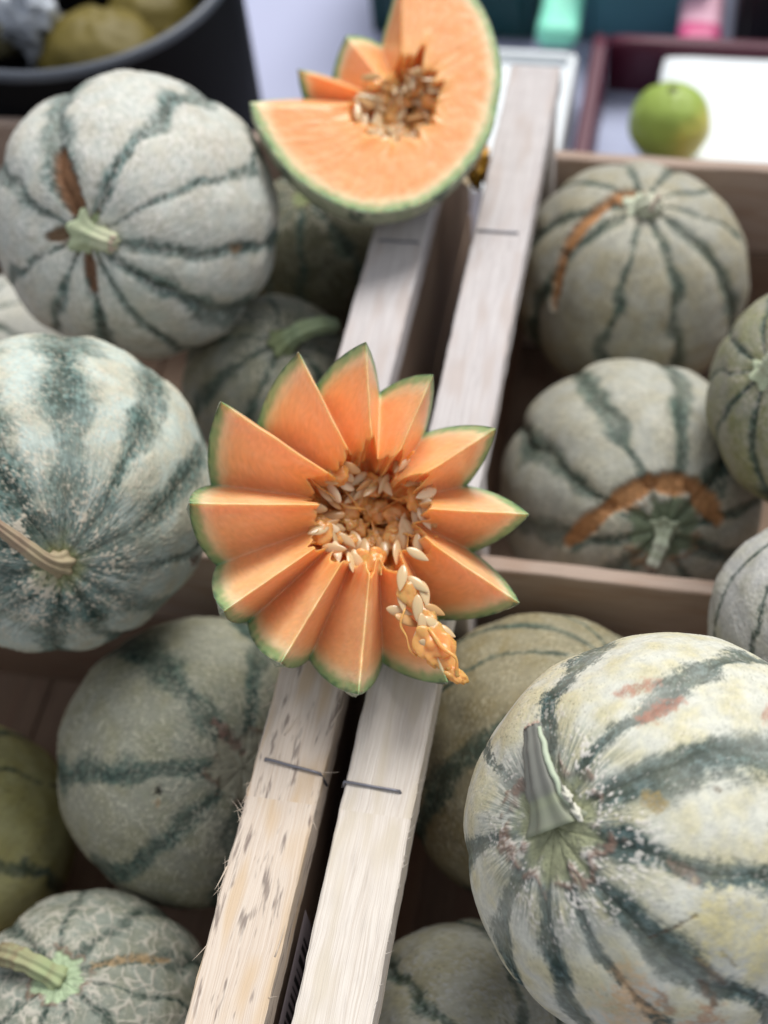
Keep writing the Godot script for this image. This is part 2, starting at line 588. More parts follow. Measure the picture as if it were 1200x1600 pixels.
	for j in rr + 1:
		for i in N + 1:
			var d := P[i].normalized()
			var la := asin(d.y)
			var az := atan2(d.z, d.x)
			var f := float(j) / rr
			var l2 := lerpf(la, -PI / 2, f)
			var e := Vector3(cos(az) * cos(l2), sin(l2), sin(az) * cos(l2))
			var w := n_low.get_noise_3dv(e * 3.0)
			var r := lerpf(P[i].length(), R * (1.0 + 0.012 * w), smoothstep(0.0, 0.75, f))
			var q := e * R
			var med := n_med.get_noise_3dv(q * 230.0)
			var ln := 1.0 - smoothstep(0.02, 0.2, n_cell.get_noise_3dv(q * 260.0) + 1.0)
			var grv := absf(fposmod(az / TAU * 10.0 + 0.1 * w, 1.0) - 0.5)
			var col := Color(0.16, 0.22, 0.13).lerp(Color(0.42, 0.43, 0.31), clampf(0.5 + med * 0.6, 0.0, 1.0))
			col = col.lerp(Color(0.05, 0.08, 0.06), 1.0 - smoothstep(0.06, 0.16, grv + med * 0.06))
			col = col.lerp(Color(0.58, 0.54, 0.42), ln * 0.55)
			col.a = 1.0
			if j > 0:
				r += 0.00035 * ln
			else:
				col = col.lerp(Color(0.62, 0.62, 0.46), 0.6)
			rv.append(e * r)
			rc.append(col)
	part("rind", grid_mesh(rv, rc, rr, N, false), M.skin, t)
	t.set_meta("N", N)
	return t

func rim_point(az: float, la: float, r: float) -> Vector3:
	var a := deg_to_rad(az)
	var l := deg_to_rad(la)
	return Vector3(cos(a) * cos(l), sin(l), sin(a) * cos(l)) * r

func seed_mesh() -> ArrayMesh:
	var pts := PackedVector3Array()
	var rows := 14
	var cols := 14
	for j in rows + 1:
		var f := float(j) / rows
		var l := -0.5 + f
		var w := pow(maxf(sin(PI * f), 0.0), 0.7) * (0.62 + 0.38 * (1.0 - f))
		for i in cols + 1:
			var a := TAU * i / cols
			var ed := 1.0 + 0.05 * absf(cos(a))
			pts.append(Vector3(cos(a) * w * 0.00245 * ed, sin(a) * w * 0.00095, l * 0.0108))
	return grid_mesh(pts, PackedColorArray(), rows, cols, true)

var seed_shape: ArrayMesh
func put_seed(t: Node3D, at: Vector3, dir: Vector3, nrm: Vector3, size := 1.0) -> void:
	var z := dir.normalized()
	var y := (nrm - z * nrm.dot(z)).normalized()
	var tf := Transform3D(Basis(y.cross(z), y, z) * Basis.from_scale(Vector3.ONE * size), at)
	var r := rng.randf()
	part("seed", seed_shape, M.seed if r < 0.62 else (M.seed_pale if r < 0.74 else M.seed_dark), t, tf)

func fibre(t: Node3D, a: Vector3, b: Vector3, sag: Vector3, r: float, called := "pulp_strand") -> void:
	var pts := PackedVector3Array()
	var rad := PackedFloat32Array()
	var ph0 := a.x * 2000.0
	for k in 15:
		var f := k / 14.0
		pts.append(a.lerp(b, f) + sag * sin(PI * f) + Vector3(sin(f * 7.0 + ph0), 0.6 * sin(f * 9.0 + ph0 * 1.7), cos(f * 6.0 + ph0 * 0.6)) * 0.0011 * sin(PI * f))
		rad.append(r * (0.45 + 0.55 * absf(sin(PI * f * 1.3 + 0.5))))
	part(called, tube_mesh(pts, rad, 7, PackedColorArray()), M.pulp, t)

func blob_mesh(size: Vector3, sd: int, amp := 0.3, rows := 20, cols := 26, fr := 2.2) -> ArrayMesh:
	var v := PackedVector3Array()
	for j in rows + 1:
		for i in cols + 1:
			var d := sph(PI * j / rows, TAU * (i % cols) / cols)
			var k := 1.0 + amp * n_low.get_noise_3dv(d * fr + Vector3(sd, sd * 2, 0)) * 1.6
			v.append(d * k * size)
	return grid_mesh(v, PackedColorArray(), rows, cols)

# fill the seed hollow: seeds lie in layers against its wall, tied by strands
func seed_hollow(t: Node3D, inner: Vector3, R: float, count: int, spread: float, low := 0.50) -> void:
	# most seeds hang in a few clusters, each fanned about its own direction
	var hubs := []
	for k in 7:
		var az := TAU * (k + rng.randf_range(-0.3, 0.3)) / 7.0
		hubs.append([az, rng.randf_range(0.45, 0.95), rng.randf() * TAU, rng.randf_range(-0.5, 0.5)])
	for k in count:
		var hub: Array = hubs[k % 7]
		var loose := rng.randf() < 0.25
		var az: float = rng.randf() * TAU if loose else hub[0] + rng.randf_range(-0.42, 0.42)
		var f: float = sqrt(rng.randf()) if loose else clampf(hub[1] + rng.randf_range(-0.28, 0.22), 0.0, 1.0)
		var hr := spread * R * f
		var pos := inner + Vector3(cos(az) * hr, -R * (low - low * 0.6 * f * f) + rng.randf_range(0.0015, 0.0075), sin(az) * hr)
		var radial := Vector3(cos(az), 0, sin(az))
		var turn: float = hub[2] + rng.randf_range(-0.45, 0.45) if not loose else rng.randf() * TAU
		var dir := Vector3(cos(turn), rng.randf_range(-0.15, 0.55), sin(turn))
		var nrm: Vector3 = -radial * (0.3 + hub[3]) + Vector3(rng.randf_range(-0.8, 0.8), 1.0, rng.randf_range(-0.8, 0.8))
		put_seed(t, pos, dir, nrm, rng.randf_range(0.85, 1.05))
	for k in int(count * 0.3):
		var az := rng.randf() * TAU
		var radial := Vector3(cos(az), 0, sin(az))
		var a := inner + radial * R * rng.randf_range(0.30, 0.42) + Vector3(0, -R * rng.randf_range(0.08, 0.25), 0)
		var b := inner + radial.rotated(Vector3.UP, rng.randf_range(-0.7, 0.7)) * R * rng.randf_range(0.0, 0.22) + Vector3(0, -R * rng.randf_range(0.30, 0.5), 0)
		fibre(t, a, b, Vector3(rng.randf_range(-1, 1), rng.randf_range(-1.0, 0.6), rng.randf_range(-1, 1)) * 0.003, rng.randf_range(0.0002, 0.0007))
	for k in 26:
		var hub: Array = hubs[k % 7]
		var az: float = hub[0] + rng.randf_range(-0.5, 0.5)
		var f := rng.randf_range(0.1, 1.0)
		var hr := R * spread * f
		part("pulp", blob_mesh(Vector3(rng.randf_range(0.003, 0.0055), rng.randf_range(0.0015, 0.003), rng.randf_range(0.003, 0.006)), k + 3, 0.3, 16, 22, 0.8), M.pulp, t, Transform3D(Basis(Vector3.UP, az) * Basis(Vector3.RIGHT, rng.randf_range(-0.5, 0.5)), inner + Vector3(cos(az) * hr, -R * (low - low * 0.6 * f * f) + rng.randf_range(0.0, 0.004), sin(az) * hr)))

# ---------------------------------------------------------------- crates
func box_mesh(s: Vector3) -> BoxMesh:
	var b := BoxMesh.new()
	b.size = s
	return b

func staple(parent: Node3D, a: Vector3, b: Vector3, drop_a: Vector3, drop_b: Vector3) -> void:
	var pts := PackedVector3Array([a + drop_a, a + drop_a * 0.3, a, a.lerp(b, 0.15) + Vector3(0, 0.0003, 0), a.lerp(b, 0.5), a.lerp(b, 0.85) + Vector3(0, 0.0002, 0), b, b + drop_b * 0.3, b + drop_b])
	var rad := PackedFloat32Array()
	for k in pts.size():
		rad.append(0.00055)
	part("staple", tube_mesh(pts, rad, 8, PackedColorArray()), M.wire, parent)

func splinter(parent: Node3D, a: Vector3, dir: Vector3, l: float, mat: Material, r := 0.00022) -> void:
	var pts := PackedVector3Array()
	var rad := PackedFloat32Array()
	for k in 6:
		var f := k / 5.0
		pts.append(a + dir * l * f + Vector3(0, 1, 0) * l * 0.12 * f * f)
		rad.append(r * (1.0 - f * 0.9))
	part("splinter", tube_mesh(pts, rad, 5, PackedColorArray()), mat, parent)

# a crate: x0..x1 across, z0..z1 along; rails on its two long sides at y = 0, end walls lower
func crate(called: String, label: String, x0: float, x1: float, z0: float, z1: float, rail_left: bool, rail_mat: Material, wall_y: float, sd: int, walls: Array) -> Node3D:
	var t := thing(called, label, "crate", Vector3((x0 + x1) / 2, -0.215, (z0 + z1) / 2), "wooden melon crates")
	var o := -t.position
	var rw := 0.0275
	var rh := 0.016
	var L := z1 - z0
	for side in [0, 1]:
		var edge := x0 if side == 0 else x1
		var sgn := 1.0 if side == 0 else -1.0
		var main: bool = (side == 0) == rail_left
		part("top_rail", plank_mesh(rw, rh, L, 0.00035 if main else 0.0003, sd + side, 90 if main else 20), rail_mat, t, Transform3D(Basis.IDENTITY, o + Vector3(edge + sgn * rw / 2, -rh / 2, (z0 + z1) / 2)))
		# two side boards under the rail, set in a little at the outer face
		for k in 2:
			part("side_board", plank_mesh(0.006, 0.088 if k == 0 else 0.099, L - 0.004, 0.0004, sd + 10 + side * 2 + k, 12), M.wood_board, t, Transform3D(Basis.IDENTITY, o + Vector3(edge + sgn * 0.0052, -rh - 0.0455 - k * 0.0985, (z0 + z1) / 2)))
		for e in [0, 1]:
			var pz := z0 + 0.014 if e == 0 else z1 - 0.014
			part("corner_post", plank_mesh(0.018, 0.018, 0.185, 0.0003, sd + 30 + side * 2 + e, 8), M.wood_grey, t, Transform3D(Basis(Vector3.RIGHT, PI / 2), o + Vector3(edge + sgn * 0.0175, -rh - 0.093, pz)))
	for e in [0, 1]:
		if not walls[e]:
			continue
		var wz := z0 + 0.002 if e == 0 else z1 - 0.002
		var top := wall_y
		for k in 2:
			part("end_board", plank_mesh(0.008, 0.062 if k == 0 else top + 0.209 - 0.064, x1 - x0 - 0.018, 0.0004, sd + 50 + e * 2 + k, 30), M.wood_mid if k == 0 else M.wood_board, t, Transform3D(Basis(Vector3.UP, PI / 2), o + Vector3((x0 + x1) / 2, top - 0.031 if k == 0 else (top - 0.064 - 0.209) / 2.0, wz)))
	for k in 6:
		var w := (x1 - x0 - 0.003) / 6.0
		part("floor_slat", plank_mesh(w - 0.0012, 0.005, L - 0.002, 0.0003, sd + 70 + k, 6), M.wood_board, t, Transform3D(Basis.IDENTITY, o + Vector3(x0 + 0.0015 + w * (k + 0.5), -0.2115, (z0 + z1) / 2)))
	return t

# ---------------------------------------------------------------- the scene
func _ready() -> void:
	rng.seed = 20240
	# camera
	var cam := Camera3D.new()
	cam.name = "camera"
	var fwd := Vector3(-0.1783, -0.7997, -0.5733)
	cam.basis = Basis(Vector3(0.9783, -0.0817, -0.1902), Vector3(-0.1053, 0.5948, -0.7969), -fwd).orthonormalized()
	cam.position = Vector3(0.1103, 0.495, 0.3549)
	cam.keep_aspect = Camera3D.KEEP_HEIGHT
	var att := CameraAttributesPhysical.new()
	att.frustum_focal_length = 48.78
	att.frustum_focus_distance = 0.50
	att.frustum_near = 0.02
	att.frustum_far = 3000.0
	att.exposure_aperture = 6.0
	cam.attributes = att
	add_child(cam)
	cam.fov = 39.47
	cam.current = true
	# overcast sky and the bright veil of the sun, high beyond the stall
	var env := Environment.new()
	env.background_mode = Environment.BG_SKY
	var sm := ProceduralSkyMaterial.new()
	sm.sky_top_color = Color(0.84, 0.86, 0.90)
	sm.sky_horizon_color = Color(0.82, 0.84, 0.87)
	sm.sky_curve = 0.2
	sm.ground_bottom_color = Color(0.25, 0.24, 0.22)
	sm.ground_horizon_color = Color(0.35, 0.34, 0.33)
	sm.sun_angle_max = 1.0
	sm.energy_multiplier = 0.35
	var sky := Sky.new()
	sky.sky_material = sm
	env.sky = sky
	env.tonemap_mode = Environment.TONE_MAPPER_LINEAR
	env.tonemap_exposure = 2.4
	env.sdfgi_enabled = true
	env.ssao_enabled = true
	env.ssil_enabled = true
	var we := WorldEnvironment.new()
	we.name = "world"
	we.environment = env
	add_child(we)
	var sun := DirectionalLight3D.new()
	sun.name = "sun"
	sun.light_energy = 0.5
	sun.light_angular_distance = 35.0
	sun.light_color = Color(1.0, 0.995, 0.985)
	sun.shadow_enabled = true
	add_child(sun)
	sun.look_at_from_position(Vector3(0.22, 1.0, -0.62), Vector3.ZERO)

	n_low = noise(FastNoiseLite.TYPE_SIMPLEX, 1.0, 2, 5)
	n_med = noise(FastNoiseLite.TYPE_SIMPLEX, 1.0, 2, 8)
	n_cell = noise(FastNoiseLite.TYPE_CELLULAR, 1.0, 1, 13)
	n_cell.cellular_return_type = FastNoiseLite.RETURN_DISTANCE2_SUB
	n_cell.cellular_jitter = 1.0
	n_cell.domain_warp_enabled = true
	n_cell.domain_warp_amplitude = 0.8
	n_cell.domain_warp_frequency = 0.9
	n_cell.domain_warp_fractal_type = FastNoiseLite.DOMAIN_WARP_FRACTAL_NONE
	n_worm = noise(FastNoiseLite.TYPE_SIMPLEX, 0.8, 1, 21)
	make_materials()
	seed_shape = seed_mesh()
	setting()
	crates()
	melons()
	halves()
	background()

func setting() -> void:
	var g := part("ground", box_mesh(Vector3(400, 0.02, 400)), smat(Color(0.09, 0.09, 0.09), 0.9), self, Transform3D(Basis.IDENTITY, Vector3(0, -1.0, 0)))
	g.set_meta("kind", "structure")
	g.set_meta("label", "grey ground far below the stall")
	var t := thing("market_table", "market table under pale lilac blue cloth, carrying all the crates", "table", Vector3(0, -0.99, -0.35))
	var cloth := smat(Color(0.44, 0.46, 0.62), 0.85)
	var th := PlaneMesh.new()
	part("tabletop", box_mesh(Vector3(2.4, 0.03, 1.9)), M.wood_board, t, Transform3D(Basis.IDENTITY, Vector3(0, 0.752, 0)))
	# the cloth: a sheet with slack folds, hanging over the edges
	var v := PackedVector3Array()
	var nx := 80
	var nz := 64
	for j in nz + 1:
		for i in nx + 1:
			var x := lerpf(-1.22, 1.22, float(i) / nx)
			var z := lerpf(-0.97, 0.97, float(j) / nz)
			var y := 0.7695 + 0.0012 * (1.0 + n_low.get_noise_2d(x * 6.0, z * 5.0))
			if i == 0 or i == nx or j == 0 or j == nz:
				y -= 0.25
			v.append(Vector3(x, y, z))
	part("cloth", grid_mesh(v, PackedColorArray(), nz, nx), cloth, t)
	for sx in [-1, 1]:
		for sz in [-1, 1]:
			part("leg", box_mesh(Vector3(0.05, 0.737, 0.05)), M.wood_board, t, Transform3D(Basis.IDENTITY, Vector3(sx * 1.1, 0.3685, sz * 0.85)))

func crates() -> void:
	# near right, far right, near left, far left
	var a := crate("wooden_crate", "near right wooden crate with pale whitish top rail, holding the largest cream melon", 0.010, 0.42, -0.012, 0.29, true, M.wood_pale, -0.062, 100, [false, true])
	staple(a, Vector3(0.0095, 0.0008, 0.1281) - a.position, Vector3(0.0312, 0.0008, 0.1288) - a.position, Vector3(-0.0004, -0.002, 0.0015), Vector3(0.0006, -0.002, 0.0006))
	var b := crate("wooden_crate", "far right wooden crate with grey lilac rail, holding the two split open melons", 0.0115, 0.42, -0.3150, -0.018, true, M.wood_grey, -0.059, 200, [true, true])
	staple(b, Vector3(0.0135, 0.0008, -0.179) - b.position, Vector3(0.0335, 0.0008, -0.1795) - b.position, Vector3(0, -0.002, 0), Vector3(0, -0.002, 0))
	var c := crate("wooden_crate", "near left wooden crate with dark speckled tan top rail", -0.43, 0.0005, -0.012, 0.29, false, M.wood_speck, -0.062, 300, [true, true])
	staple(c, Vector3(-0.0229, 0.0008, 0.1233) - c.position, Vector3(-0.0005, 0.0009, 0.1262) - c.position, Vector3(0, -0.002, 0.0006), Vector3(0.0022, -0.0075, 0.0012))
	var d := crate("wooden_crate", "far left wooden crate with pale rail under the blurred second half melon", -0.43, -0.0120, -0.3150, -0.018, false, M.wood_grey, -0.059, 400, [true, true])
	staple(d, Vector3(-0.0345, 0.0008, -0.1668) - d.position, Vector3(-0.0145, 0.0008, -0.1672) - d.position, Vector3(0, -0.002, 0), Vector3(0, -0.002, 0))
	# splinters along the sawn edges
	for k in 34:
		var z := rng.randf_range(0.07, 0.235)
		splinter(a, Vector3(0.0370, -0.0006, z) - a.position, Vector3(rng.randf_range(0.15, 0.6), rng.randf_range(0.0, 0.25), rng.randf_range(-1.0, 1.0)).normalized(), rng.randf_range(0.0012, 0.0042), M.wood_pale, 0.00012)
	for k in 30:
		var z := rng.randf_range(0.07, 0.235)
		var left: bool = k % 3 != 0
		splinter(c, Vector3(-0.0265 if left else -0.0002, -0.0004, z) - c.position, Vector3(rng.randf_range(0.05, 0.4) * (-1.0 if left else 1.0), rng.randf_range(0.0, 0.2), rng.randf_range(-1.0, 1.0)).normalized(), rng.randf_range(0.002, 0.008), M.wood_speck, 0.00016)
	for q in [[-0.0008, 0.105, 0.35, -0.95], [-0.0266, 0.168, -0.16, 0.98], [-0.018, 0.112, 0.4, -0.9], [-0.001, 0.198, 0.12, -1.0]]:
		splinter(c, Vector3(q[0], 0.0, q[1]) - c.position, Vector3(q[2], 0.10, q[3]).normalized(), rng.randf_range(0.008, 0.014), M.wood_speck, 0.0004)
	# printed paper label on the inner side of the near left crate
	var im := Image.create(128, 64, false, Image.FORMAT_RGB8)
	im.fill(Color(0.62, 0.58, 0.6))
	var x := 10
	while x < 118:
		var w := rng.randi_range(1, 4)
		im.fill_rect(Rect2i(x, 14, w, 26), Color(0.06, 0.05, 0.06))
		x += w + rng.randi_range(2, 5)
	var pm := StandardMaterial3D.new()
	pm.albedo_texture = ImageTexture.create_from_image(im)
	pm.roughness = 0.7
	var lab := QuadMesh.new()
	lab.size = Vector2(0.085, 0.04)
	part("paper_label", lab, pm, c, Transform3D(Basis(Vector3.UP, PI / 2), Vector3(0.0024, -0.036, 0.216) - c.position))

func melons() -> void:  # lower melons: rind colours darkened to stand in for crate shade
	var red := Color(0.33, 0.16, 0.115)
	var brown := Color(0.11, 0.075, 0.05)
	var rust := Color(0.42, 0.20, 0.05)
	var split := Color(0.42, 0.21, 0.09)
	melon("charentais_melon", "largest cream melon at front right, bluish stripes, reddish scars, flattened grey stalk", Vector3(0.1309, 0.0200, 0.1413), Vector3(-0.5681, 0.7437, 0.3526), {
		"R": 0.072, "nu": 620, "nv": 330, "ob": 0.98, "lob": 0.035, "seed": 1, "grooves": [8, 42, 64, 92, 122, 163, 205, 252, 295, 326],
		"base": Color(0.59, 0.59, 0.51), "base2": Color(0.54, 0.50, 0.33), "stripe": Color(0.03, 0.05, 0.042), "stripe2": Color(0.10, 0.155, 0.15), "sw": 0.235, "sharp": 0.5, "soft": 1.3, "prange": 0.65, "net": 0.12, "nets": 240.0, "netc": Color(0.66, 0.62, 0.56),
		"disc": 0.25, "star": 0.12, "dsoft": 0.7, "discc": Color(0.27, 0.28, 0.17), "rimc": Color(0.22, 0.135, 0.10), "polar": 0.75, "cork": 0.9, "dip": 0.05,
		"scars": [[40, 283, 49, 291, 0.0034, red, 0.8], [37, 300, 47.6, 302, 0.0042, red, 0.85], [27.5, 338, 30, 341, 0.0045, Color(0.22, 0.15, 0.04), 0.75], [42.8, 23.5, 37, 42, 0.0007, brown, 1.0, -0.0004],
			[49, 37, 59, 40, 0.002, brown, 0.8], [50, 56, 56, 58, 0.003, Color(0.20, 0.10, 0.06), 0.7], [40, 60, 52, 66, 0.008, Color(0.48, 0.28, 0.13), 0.45], [66, 318, 72, 319, 0.004, red, 0.7], [62, 50, 70, 60, 0.006, Color(0.36, 0.17, 0.09), 0.7], [52, 30, 58, 33, 0.0012, brown, 0.7], [33, 8, 40, 12, 0.003, Color(0.20, 0.13, 0.10), 0.6], [56, 350, 60, 356, 0.001, brown, 0.6], [60, 12, 61, 14, 0.0012, brown, 0.7], [44, 338, 45, 339, 0.001, brown, 0.7], [48, 66, 66, 76, 0.012, Color(0.50, 0.31, 0.16), 0.5], [46, 20, 62, 28, 0.010, Color(0.58, 0.50, 0.22), 0.5], [55, 44, 62, 47, 0.0025, brown, 0.8]],
		"stalk": {"ph": 246.0, "L": 0.034, "r0": 0.0086, "r1": 0.0034, "e0": 16.0, "e1": -10.0, "bend": 0.9, "lobe": 0.15, "flat": 0.38, "flare": 0.5, "cm": 2.6, "mot": 1.4, "edge": true, "c0": Color(0.29, 0.32, 0.20), "c1": Color(0.20, 0.20, 0.175)}})
	melon("charentais_melon", "blue green melon left of the star cut half, bold dark stripes, long dry stalk", Vector3(-0.1432, 0.0125, 0.0177), Vector3(0.4349, 0.4057, 0.8039), {
		"R": 0.070, "nu": 520, "nv": 280, "lob": 0.03, "seed": 2, "grooves": [14, 42, 68, 98, 134, 170, 210, 245, 279, 311, 341],
		"base": Color(0.48, 0.55, 0.50), "base2": Color(0.47, 0.46, 0.36), "stripe": Color(0.025, 0.05, 0.04), "stripe2": Color(0.16, 0.25, 0.225), "sw": 0.27, "net": 0.95, "mn": 0.45, "nets": 300.0, "worm": 0.8, "netc": Color(0.60, 0.53, 0.42),
		"disc": 0.21, "star": 0.03, "dsoft": 0.1, "rim": 0.15, "discc": Color(0.25, 0.26, 0.10), "rimc": Color(0.16, 0.16, 0.06), "polar": 0.95, "cork": 0.9, "dip": 0.03,
		"scars": [[58, 20, 72, 26, 0.0035, Color(0.16, 0.07, 0.045), 0.9, -0.0012]],
		"stalk": {"ph": 232.0, "L": 0.046, "r0": 0.0034, "r1": 0.0024, "e0": 60.0, "e1": 12.0, "bend": 0.5, "lobe": 0.15, "flare": 0.7, "c0": Color(0.42, 0.36, 0.22), "c1": Color(0.34, 0.24, 0.17)}})
	melon("charentais_melon", "pale grey melon at upper left, thin stripes, star shaped brown stem hollow", Vector3(-0.1527, 0.0219, -0.1473), Vector3(-0.0051, 0.5786, 0.8156), {
		"R": 0.071, "nu": 320, "nv": 180, "lob": 0.075, "seed": 3, "grooves": [8, 36, 62, 88, 118, 152, 204, 243, 298, 334],
		"netc": Color(0.68, 0.65, 0.60), "base": Color(0.50, 0.52, 0.47), "base2": Color(0.50, 0.48, 0.40), "sw": 0.23, "soft": 0.5, "net": 0.9, "nets": 300.0, "stripe2": Color(0.17, 0.26, 0.24), "disc": 0.12, "polar": 0.12, "dip": 0.12, "rimc": Color(0.13, 0.075, 0.035), "star": 0.5, "discc": Color(0.33, 0.38, 0.22),
		"scars": [[5, 248, 34, 246, 0.0062, Color(0.20, 0.10, 0.05), 2.0, -0.003], [6, 190, 16, 172, 0.004, Color(0.13, 0.08, 0.045), 2.0, -0.001], [7, 95, 22, 84, 0.0035, Color(0.16, 0.085, 0.05), 2.0, -0.001], [60, 5, 65, 6, 0.003, Color(0.23, 0.13, 0.06), 0.85]],
		"stalk": {"ph": 10.0, "L": 0.017, "r0": 0.0055, "r1": 0.0045, "e0": 45.0, "e1": 25.0, "c0": Color(0.36, 0.42, 0.26), "c1": Color(0.50, 0.50, 0.34)}})
	melon("charentais_melon", "upright melon in far right crate with long orange split beside its pale stem", Vector3(0.0889, -0.0846, -0.2405), Vector3(0.0801, 0.9918, 0.0993), {
		"R": 0.066, "nu": 300, "nv": 170, "lob": 0.085, "seed": 4, "grooves": [24, 61, 99, 143, 172, 212, 250, 288, 322, 352], "base": Color(0.359, 0.351, 0.296), "base2": Color(0.328, 0.296, 0.203), "sw": 0.22, "soft": 0.5, "net": 0.4, "nets": 380.0, "polar": 0.15, "dip": 0.10, "disc": 0.13, "discc": Color(0.50, 0.52, 0.40),
		"scars": [[16, 190, 46, 148, 0.0042, split, 2.2, -0.004], [46, 148, 68, 132, 0.0038, split, 2.2, -0.004], [10, 240, 16, 190, 0.006, split, 2.0, -0.003]],
		"stalk": {"ph": 20.0, "L": 0.010, "r0": 0.0065, "r1": 0.0058, "e0": 80.0, "e1": 50.0, "c0": Color(0.50, 0.54, 0.40), "c1": Color(0.55, 0.55, 0.42)}})
	melon("charentais_melon", "melon lying by the far right crate's near wall, orange ring split round its stem", Vector3(0.1023, -0.0978, -0.0997), Vector3(0.3016, 0.5627, 0.7697), {
		"R": 0.068, "nu": 320, "nv": 180, "lob": 0.06, "seed": 5, "grooves": [206, 243, 281, 316, 350, 25, 60, 95, 130, 168], "base": Color(0.391, 0.391, 0.340), "base2": Color(0.357, 0.340, 0.264), "sw": 0.22, "soft": 0.5, "net": 0.4, "nets": 360.0, "polar": 0.2, "disc": 0.26, "star": 0.1, "discc": Color(0.14, 0.17, 0.11), "rimc": Color(0.2, 0.1, 0.04),
		"scars": [[42, 165, 26, 200, 0.0048, split, 2.2, -0.003], [26, 200, 22, 250, 0.0056, split, 2.2, -0.003], [22, 250, 22, 300, 0.0056, split, 2.2, -0.003], [22, 300, 24, 350, 0.0062, split, 2.2, -0.003]],
		"stalk": {"ph": 110.0, "L": 0.02, "r0": 0.004, "r1": 0.003, "e0": 50.0, "e1": 10.0, "c0": Color(0.26, 0.30, 0.20), "c1": Color(0.42, 0.44, 0.36)}})
	melon("charentais_melon", "greenish netted melon at right edge with yellow flecks and pale stub", Vector3(0.1881, -0.0108, -0.0981), Vector3(-0.6218, 0.6891, 0.3721), {
		"R": 0.056, "nu": 320, "nv": 180, "lob": 0.05, "seed": 6, "base": Color(0.323, 0.315, 0.238), "base2": Color(0.255, 0.255, 0.119), "sw": 0.12, "net": 0.9, "nets": 330.0, "worm": 0.5, "netc": Color(0.442, 0.399, 0.340), "polar": 0.35, "disc": 0.10, "discc": Color(0.40, 0.44, 0.26),
		"stalk": {"ph": 330.0, "L": 0.012, "r0": 0.005, "r1": 0.004, "e0": 60.0, "e1": 30.0, "c0": Color(0.45, 0.50, 0.34), "c1": Color(0.48, 0.50, 0.38)}})
	melon("charentais_melon", "finely netted pale grey melon cut off by right edge, behind the largest melon", Vector3(0.1888, -0.0291, 0.0125), Vector3(-0.1308, 0.8768, -0.5491), {
		"R": 0.0472, "nu": 420, "nv": 240, "lob": 0.03, "seed": 7, "roll": 20.0, "base": Color(0.46, 0.46, 0.44), "base2": Color(0.44, 0.43, 0.36), "sw": 0.07, "net": 0.9, "nets": 420.0, "worm": 0.3, "netc": Color(0.58, 0.56, 0.53), "polar": 0.05, "disc": 0.1})
	melon("charentais_melon", "brownish melon, rind colour deepened for shade, tucked behind the largest one, netted around its stem end", Vector3(0.0787, -0.0919, 0.0627), Vector3(0.4961, 0.7881, -0.3645), {
		"R": 0.068, "nu": 440, "nv": 240, "lob": 0.035, "seed": 8, "grooves": [132, 166, 197, 230, 265, 300, 335, 10, 50, 92], "base": Color(0.273, 0.241, 0.156), "base2": Color(0.245, 0.202, 0.108), "sw": 0.13, "net": 0.75, "nets": 330.0, "worm": 1.0, "netc": Color(0.46, 0.42, 0.30), "polar": 0.3})  # brownish rind, deepened further with shade put into the colour
	melon("charentais_melon", "melon with rind colour dimmed for shade at bottom centre beside the pale rail, partly bluish netting", Vector3(0.0631, -0.122, 0.1867), Vector3(0.5348, 0.654, 0.5351), {
		"R": 0.055, "nu": 320, "nv": 180, "lob": 0.035, "seed": 9, "roll": 12.0, "base": Color(0.315, 0.315, 0.262), "base2": Color(0.299, 0.284, 0.195), "sw": 0.11, "net": 0.8, "nets": 330.0, "netc": Color(0.381, 0.388, 0.381), "polar": 0.3})  # shade painted into the base and net colours
	melon("charentais_melon", "melon at bottom left corner with raised pale net, mint green disc under hooked stalk", Vector3(-0.1019, -0.1208, 0.1994), Vector3(-0.0206, 0.9995, -0.0243), {
		"R": 0.055, "nu": 640, "nv": 300, "ob": 0.93, "lob": 0.04, "seed": 10, "grooves": [330, 357, 25, 60, 98, 135, 175, 215, 255, 297], "base": Color(0.274, 0.298, 0.250), "base2": Color(0.242, 0.250, 0.186), "stripe2": Color(0.13, 0.17, 0.14), "sw": 0.15, "net": 1.0, "nets": 135.0, "netw": 0.22, "netc": Color(0.54, 0.50, 0.42), "polar": 0.1, "cork": 0.3, "disc": 0.20, "star": 0.05, "discc": Color(0.37, 0.46, 0.29), "rimc": Color(0.17, 0.105, 0.07), "dip": 0.05,  # shade inside the crate is worked into these base tones
		"scars": [[15, 328, 52, 331, 0.0022, Color(0.36, 0.25, 0.13), 0.9, -0.0008]],
		"stalk": {"ph": 192.0, "L": 0.033, "r0": 0.0036, "r1": 0.0045, "e0": 40.0, "e1": -40.0, "bend": 1.0, "lobe": 0.18, "flare": 0.4, "c0": Color(0.36, 0.42, 0.22), "c1": Color(0.25, 0.19, 0.11)}})
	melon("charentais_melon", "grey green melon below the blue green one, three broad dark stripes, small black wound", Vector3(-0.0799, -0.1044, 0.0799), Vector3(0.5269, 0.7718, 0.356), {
		"R": 0.068, "nu": 480, "nv": 260, "lob": 0.03, "seed": 11, "grooves": [127, 170, 226, 275, 310, 350, 30, 80], "base": Color(0.276, 0.276, 0.214), "base2": Color(0.255, 0.248, 0.166), "stripe": Color(0.035, 0.055, 0.045), "sw": 0.19, "net": 1.0, "nets": 300.0, "worm": 1.0, "netc": Color(0.46, 0.44, 0.34), "polar": 0.4, "disc": 0.22, "star": 0.1, "discc": Color(0.28, 0.27, 0.20), "rimc": Color(0.14, 0.09, 0.06),  # olive rind, also dimmed: shade mixed into its base colours
		"scars": [[32.4, 157, 33, 155, 0.0019, Color(0.015, 0.012, 0.01), 1.0, -0.0016], [33.5, 151, 34.5, 147, 0.0016, rust, 0.7], [20, 230, 6, 260, 0.003, Color(0.16, 0.09, 0.07), 0.8, -0.001]]})
